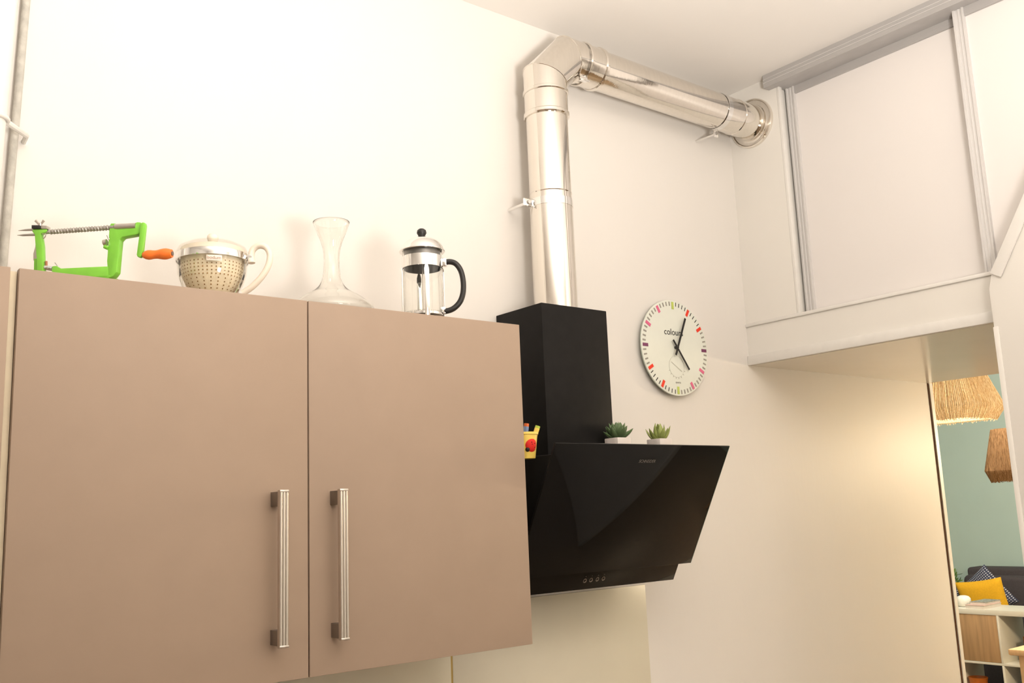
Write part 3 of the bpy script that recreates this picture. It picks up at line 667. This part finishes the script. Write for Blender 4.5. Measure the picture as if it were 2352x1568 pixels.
# cup hanging on the cabinet side
cu = thing('yellow_cup', 'small yellow cup with red ladybird decoration on the side of the wall cabinet', 'cup', (1.6215, -.345, 1.789))
MB().lathe([(0, 0), (.0245, 0), (.0255, .002), (.033, .062), (.0355, .0625), (.0355, .068), (.034, .0685), (.0325, .066), (.0245, .003), (0, .003)], 36).build('cup_body', YEL, cu)
MB().tube([(-.0352, 0, .066), (-.0384, 0, .066)], .006, 12).build('hook', YEL, cu)
def on_cup(a, z, out): 
    r = .0255+.0075*(z/.062)+out; return Vector((math.cos(a)*r, math.sin(a)*r, z))
def blob(a, z, wa, hz_, th_, m_, name, parent):
    mb = MB(); pts = []; n = 20
    for ring in (1.0, .8, .45):
        for j in range(n):
            t = 2*PI*j/n; pts.append(on_cup(a+wa*ring*math.cos(t), z+hz_*ring*math.sin(t), th_*(1-ring**3)+.0003))
    pts.append(on_cup(a, z, th_+.0004)); fs = []
    for r in range(2):
        for j in range(n): fs.append((r*n+j, r*n+(j+1) % n, r*n+n+(j+1) % n, r*n+n+j))
    fs += [(2*n+j, 2*n+(j+1) % n, 3*n) for j in range(n)]
    return mb.add(pts, fs).build(name, m_, parent)
va = math.atan2(-2.32+.345, -1.62)+.62
lbug = blob(va, .033, .62, .017, .004, RED, 'ladybird', cu)
blob(va-.42, .0225, .22, .006, .0052, INKB, 'ladybird_head', cu)
for da, dz in ((.18, .006), (.22, -.004), (-.05, .004), (-.1, .009)): blob(va+da, .032+dz, .055, .0016, .0058, INKB, 'ladybird_spot', lbug)
tag(MB().tube([(1.620, -.336, 1.796), (1.629, -.343, 1.874)], .0075, 6).build('pen', BLU), 'blue pen with orange tip standing in the yellow cup', 'pen', 'pens in the yellow cup')
bpen = bpy.data.objects['pen']; MB().tube([(1.629, -.343, 1.874), (1.630, -.3437, 1.882)], .0072, 6).build('pen_tip', ORG, bpen)
yp = tag(MB().tube([(1.626, -.350, 1.796), (1.647, -.366, 1.868)], .0072, 6).build('pen', YEL), 'yellow pen with lime tip standing in the yellow cup', 'pen', 'pens in the yellow cup')
MB().tube([(1.647, -.366, 1.868), (1.6487, -.3673, 1.874)], .0070, 6).build('pen_tip', LIME, yp)

# ------------------------------------------------------------------ living room
def pendant(label, loc, R, H, m_, watt, col, lz=None, lr=.03):
    t_ = thing('pendant_lamp', label, 'lamp', loc, group='raffia pendant lamps')
    zb = -.18*H; pr = [(R*.80, 0), (R, H*.20), (R*.60, H), (R*.56, H), (R*.955, H*.205), (R*.77, .004)]
    sh = MB().lathe(pr+[pr[0]], 48, sup=5).build('lamp_shade', m_, t_, sharp=20)
    st = MB()
    for k in range(170):
        a = 2*PI*k/170+random.uniform(-.01, .01); g = (abs(math.cos(a))**5+abs(math.sin(a))**5)**(-.2)
        d = Vector((math.cos(a), math.sin(a), 0)); o_ = .0015+random.uniform(0, .003)*R/.2
        st.tube([d*(R*.80*g+o_)+Vector((0, 0, -random.uniform(0, .012))), d*(R*g+o_)+Vector((0, 0, H*.20)), d*(R*.60*g+o_)+Vector((0, 0, H))], .0022*R/.2, 4)
    so = st.build('raffia_strands', m_, t_); so['kind'] = 'stuff'
    MB().lathe([(0, H), (R*.5, H), (R*.5, H+.004), (0, H+.004)], 24, sup=5).build('shade_top', m_, t_)
    MB().tube([(0, 0, H), (0, 0, ZC-loc[2]-.02)], .003, 8).build('cord', mat('brown_cord', '#8a6a3e', .7), t_)
    MB().lathe([(0, 0), (.05, 0), (.05, .02), (0, .02)], 24, (0, 0, ZC-loc[2]-.0202)).build('ceiling_rose', WHITEP, t_)
    MB().lathe([(0, -.05), (.02, -.045), (.03, -.025), (.026, 0), (.014, .03), (.014, .06), (0, .06)], 20, (0, 0, H*.5)).build('bulb', mat('bulb_glass', '#ffe9c4', .3, emit='#ffd9a0', estr=6 if watt else 0) if watt else WHITEP, t_)
    if watt:
        l = point('pendant_light', (0, 0, H*.36 if lz is None else lz), watt, col, lr); l.parent = t_
    return t_
def ylamp(px_, py_, x): return q(px_, py_, 0, x)
bl = ylamp(2191, 966, 5.55); pendant('large lit raffia pendant lamp hanging just beyond the loft edge', (5.55, bl.y, bl.z), .235, .34, RAF, 11, (1, .90, .74))
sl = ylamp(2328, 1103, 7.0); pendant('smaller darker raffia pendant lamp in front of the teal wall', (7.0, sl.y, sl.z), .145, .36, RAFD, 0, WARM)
pendant('added lit raffia pendant lamp, unseen behind the slanted stair panel', (5.65, -1.0, 2.02), .235, .34, RAF, 155, (1, .80, .53), -.035, .14)  # added unseen lamp, gives the warm glow on the wall under the loft

# shelf unit
SX = 7.5; y1 = 1.706; cw = .335; dv_ = .016; ob = .038; sh_h = .786; y0 = y1-2*ob-4*cw-3*dv_
shf = thing('shelf_unit', 'white cube shelf unit with oak door in front of the sofa', 'shelf', (SX+.195, (y0+y1)/2, 0)); SL = shf.location
def sb(n, a, b, m_, bev=.001): return bx(n, Vector(a)-SL, Vector(b)-SL, m_, shf, bev)
sb('top_board', (SX, y0, sh_h-ob), (SX+.39, y1, sh_h), SHELFW); sb('bottom_board', (SX, y0, 0), (SX+.39, y1, ob), SHELFW)
sb('side_board', (SX, y1-ob, ob), (SX+.39, y1, sh_h-ob), SHELFW); sb('side_board', (SX, y0, ob), (SX+.39, y0+ob, sh_h-ob), SHELFW)
zmid = (sh_h)/2; sb('middle_shelf', (SX+.001, y0+ob, zmid-.008), (SX+.389, y1-ob, zmid+.008), SHELFW)
for k in range(3):
    yy = y1-ob-(k+1)*cw-k*dv_
    for a_, b_ in ((ob, zmid-.008), (zmid+.008, sh_h-ob)): sb('divider', (SX+.001, yy-dv_, a_), (SX+.389, yy, b_), SHELFW)
sb('door', (SX+.004, y1-ob-cw+.002, zmid+.010), (SX+.020, y1-ob-.002, sh_h-ob-.002), OAK)
# things on and in the shelf
bk = thing('book', 'pale hardback book lying on top of the white shelf', 'book', (SX+.16, 1.492, sh_h))
MB().box((-.14, -.065, .0003), (.14, .075, .026)).build('pages', PAPER, bk); MB().box((-.143, -.068, .0262), (.143, .078, .029)).build('cover', PINKB, bk)
bk2 = thing('book', 'thin grey patterned book lying on the pale hardback', 'book', (SX+.20, 1.490, sh_h+.0292))
MB().box((-.12, -.05, .0002), (.12, .07, .014)).build('pages', PAPER, bk2); MB().box((-.122, -.052, .0142), (.122, .072, .018)).build('cover', BCOV, bk2)
wb = MB().lathe([(0, .0), (.035, 0), (.046, .008), (.055, .036), (.053, .062), (.040, .078), (.022, .084), (0, .085)], 32).build('ceramic_vase', mat('white_vase_glaze', '#efece2', .3), loc=(SX+.15, 1.645, sh_h+.0003)); tag(wb, 'squat white rounded vase beside the books on the shelf', 'vase')
bw = MB().lathe([(0, .0), (.04, 0), (.05, .06), (.066, .205), (.072, .225), (.066, .226), (.060, .2), (.045, .02), (0, .015)], 32).build('orange_basket', TERRA, loc=(SX+.13, 1.592, ob+.0003)); tag(bw, 'orange glazed tall bowl in the lower shelf compartment', 'bowl')
jr = MB().lathe([(0, 0), (.035, 0), (.038, .01), (.038, .15), (.03, .17), (.03, .19), (0, .19)], 24).build('jar', PINKB, loc=(SX+.24, 1.395, ob+.0003)); tag(jr, 'small pale jar beside the orange bowl in the shelf', 'jar')
br = bx('storage_box', (SX+.14, 1.005, zmid+.0083), (SX+.36, 1.22, zmid+.195), BROWN, bevel=.004); tag(br, 'brown storage box in the upper open shelf compartment', 'box')
bb = bx('storage_box', (SX+.06, 1.17, ob+.0003), (SX+.3, 1.29, ob+.2), BLUEB, bevel=.004); tag(bb, 'blue storage box in the lower open shelf compartment', 'box')

tag(bx('rug', (7.9, -.3, .0004), (8.145, 2.6, .012), mat('charcoal_rug', '#3a3636', .95, var=.2, scale=80), bevel=.003), 'charcoal rug on the floor in front of the sofa', 'rug')
# sofa
sf = thing('sofa', 'charcoal fabric sofa against the teal wall', 'sofa', (8.75, 1.25, 0))
def so(n, a, b, bev=.03, m_=SOFA): return bx(n, Vector(a)-sf.location, Vector(b)-sf.location, m_, sf, bev, 3)
ye = 2.275
so('back_frame', (8.98, .1, .12), (9.22, ye, .99)); so('seat_base', (8.15, .1, .12), (8.98, ye, .33), .02); so('seat_cushion', (8.13, 1.2, .331), (8.78, ye, .50), .05)
so('seat_cushion', (8.13, .28, .331), (8.78, 1.198, .50), .05); so('armrest', (8.15, .1, .331), (8.979, .26, .60), .03)
so('back_cushion', (8.86, 1.2, .34), (8.979, ye-.01, .93), .05); so('back_cushion', (8.86, .28, .34), (8.979, 1.198, .93), .05)
for x_ in (8.2, 9.12):
    for y_ in (.16, ye-.06): so('leg', (x_-.025, y_-.025, 0), (x_+.025, y_+.025, .121), .004, BROWN)
def cushion(label, loc, size, m_, rot):
    n = 14; vs_ = []; mb = MB()
    for sgn in (1, -1):
        for i in range(n+1):
            for j in range(n+1):
                u = 2*i/n-1; v = 2*j/n-1
                pin = 1-.07*(1-u*u)*abs(v)**3-.07*(1-v*v)*abs(u)**3
                f = ((1-u*u)*(1-v*v))**.38
                vs_.append((u*size*(1-.06*(1-v*v)), v*size*(1-.06*(1-u*u)), sgn*(.004+.065*f)))
    fs = []
    N = (n+1)*(n+1)
    for s in range(2):
        for i in range(n):
            for j in range(n):
                a = s*N+i*(n+1)+j; fs.append((a, a+n+1, a+n+2, a+1))
    for i in range(n):
        for (a, b) in ((i, i+1), (n*(n+1)+i, n*(n+1)+i+1), (i*(n+1), (i+1)*(n+1)), (i*(n+1)+n, (i+1)*(n+1)+n)): fs.append((a, b, b+N, a+N))
    o = mb.add(vs_, fs).build('cushion', m_, sharp=60); tag(o, label, 'cushion', 'sofa cushions'); o.location = loc; o.rotation_euler = rot; return o
# cushion local z is its thickness; stand it up facing -x
def stand(tilt, spin): 
    return (Matrix.Rotation(-PI/2+tilt, 3, 'Y') @ Matrix.Rotation(spin, 3, 'Z')).to_euler()
cushion('mustard yellow cushion standing in front of the checked cushions', (8.36, q(2262, 1380, 0, 8.36).y, .735), .205, MUST, stand(-.15, .14))
cushion('navy checked cushion set on its corner behind the yellow one', (8.62, q(2268, 1390, 0, 8.62).y, .775), .195, CHECK, stand(-.15, .66))
cushion('navy checked cushion at the sofa end beside the yellow one', (8.50, q(2198, 1380, 0, 8.50).y, .705), .185, CHECK, stand(-.15, .08))

# house plant behind the sofa end
pl = thing('potted_plant', 'leafy green potted plant behind the sofa end', 'plant', (9.08, q(2193, 1325, 0, 9.08).y+.035, 0))
MB().lathe([(0, 0), (.09, 0), (.12, .3), (.125, .32), (.11, .32), (.105, .28), (0, .27)], 28).build('pot', WHITEP, pl)
MB().lathe([(0, .285), (.106, .281)], 20).build('soil', SOIL, pl)
for k in range(5):
    a = 2*PI*k/5; MB().tube([(0, 0, .27), (math.cos(a)*.02, math.sin(a)*.02, .6), (math.cos(a)*.05, math.sin(a)*.05, .88)], .004, 6).build('stem', PLANT, pl)
lfp = leafmesh('leaf', .06, .013, .12, .2, PLANT)
for k in range(34):
    l_ = lfp if k == 0 else lfp.copy()
    if k: COL.objects.link(l_)
    l_.parent = pl; a = random.uniform(0, 2*PI); r = random.uniform(.01, .06)
    l_.location = (math.cos(a)*r, math.sin(a)*r, random.uniform(.72, .93)); l_.rotation_euler = (random.uniform(-.5, .5), -random.uniform(-.1, 1.0), a)

# dining table
tc_ = q(2314, 1490, 2, .75)
tb = thing('dining_table', 'pale birch dining table with rounded corner in front of the shelf', 'table', (tc_.x+.45, tc_.y-.65, 0))
TL = (-.45, -.65, .715); MB().box((-.45, -.65, .715), (.45, .65, .75)).build('table_top', PALEW, tb, .008, sharp=40)
for x_ in (-.38, .38):
    for y_ in (-.58, .58): bx('leg', (x_-.03, y_-.03, 0), (x_+.03, y_+.03, .7152), PALEW, tb, .003)
MB().box((-.36, -.56, .64), (-.34, .56, .7151)).box((.34, -.56, .64), (.36, .56, .7151)).box((-.36, -.57, .64), (.36, -.55, .7151)).box((-.36, .55, .64), (.36, .57, .7151)).build('apron', PALEW, tb)
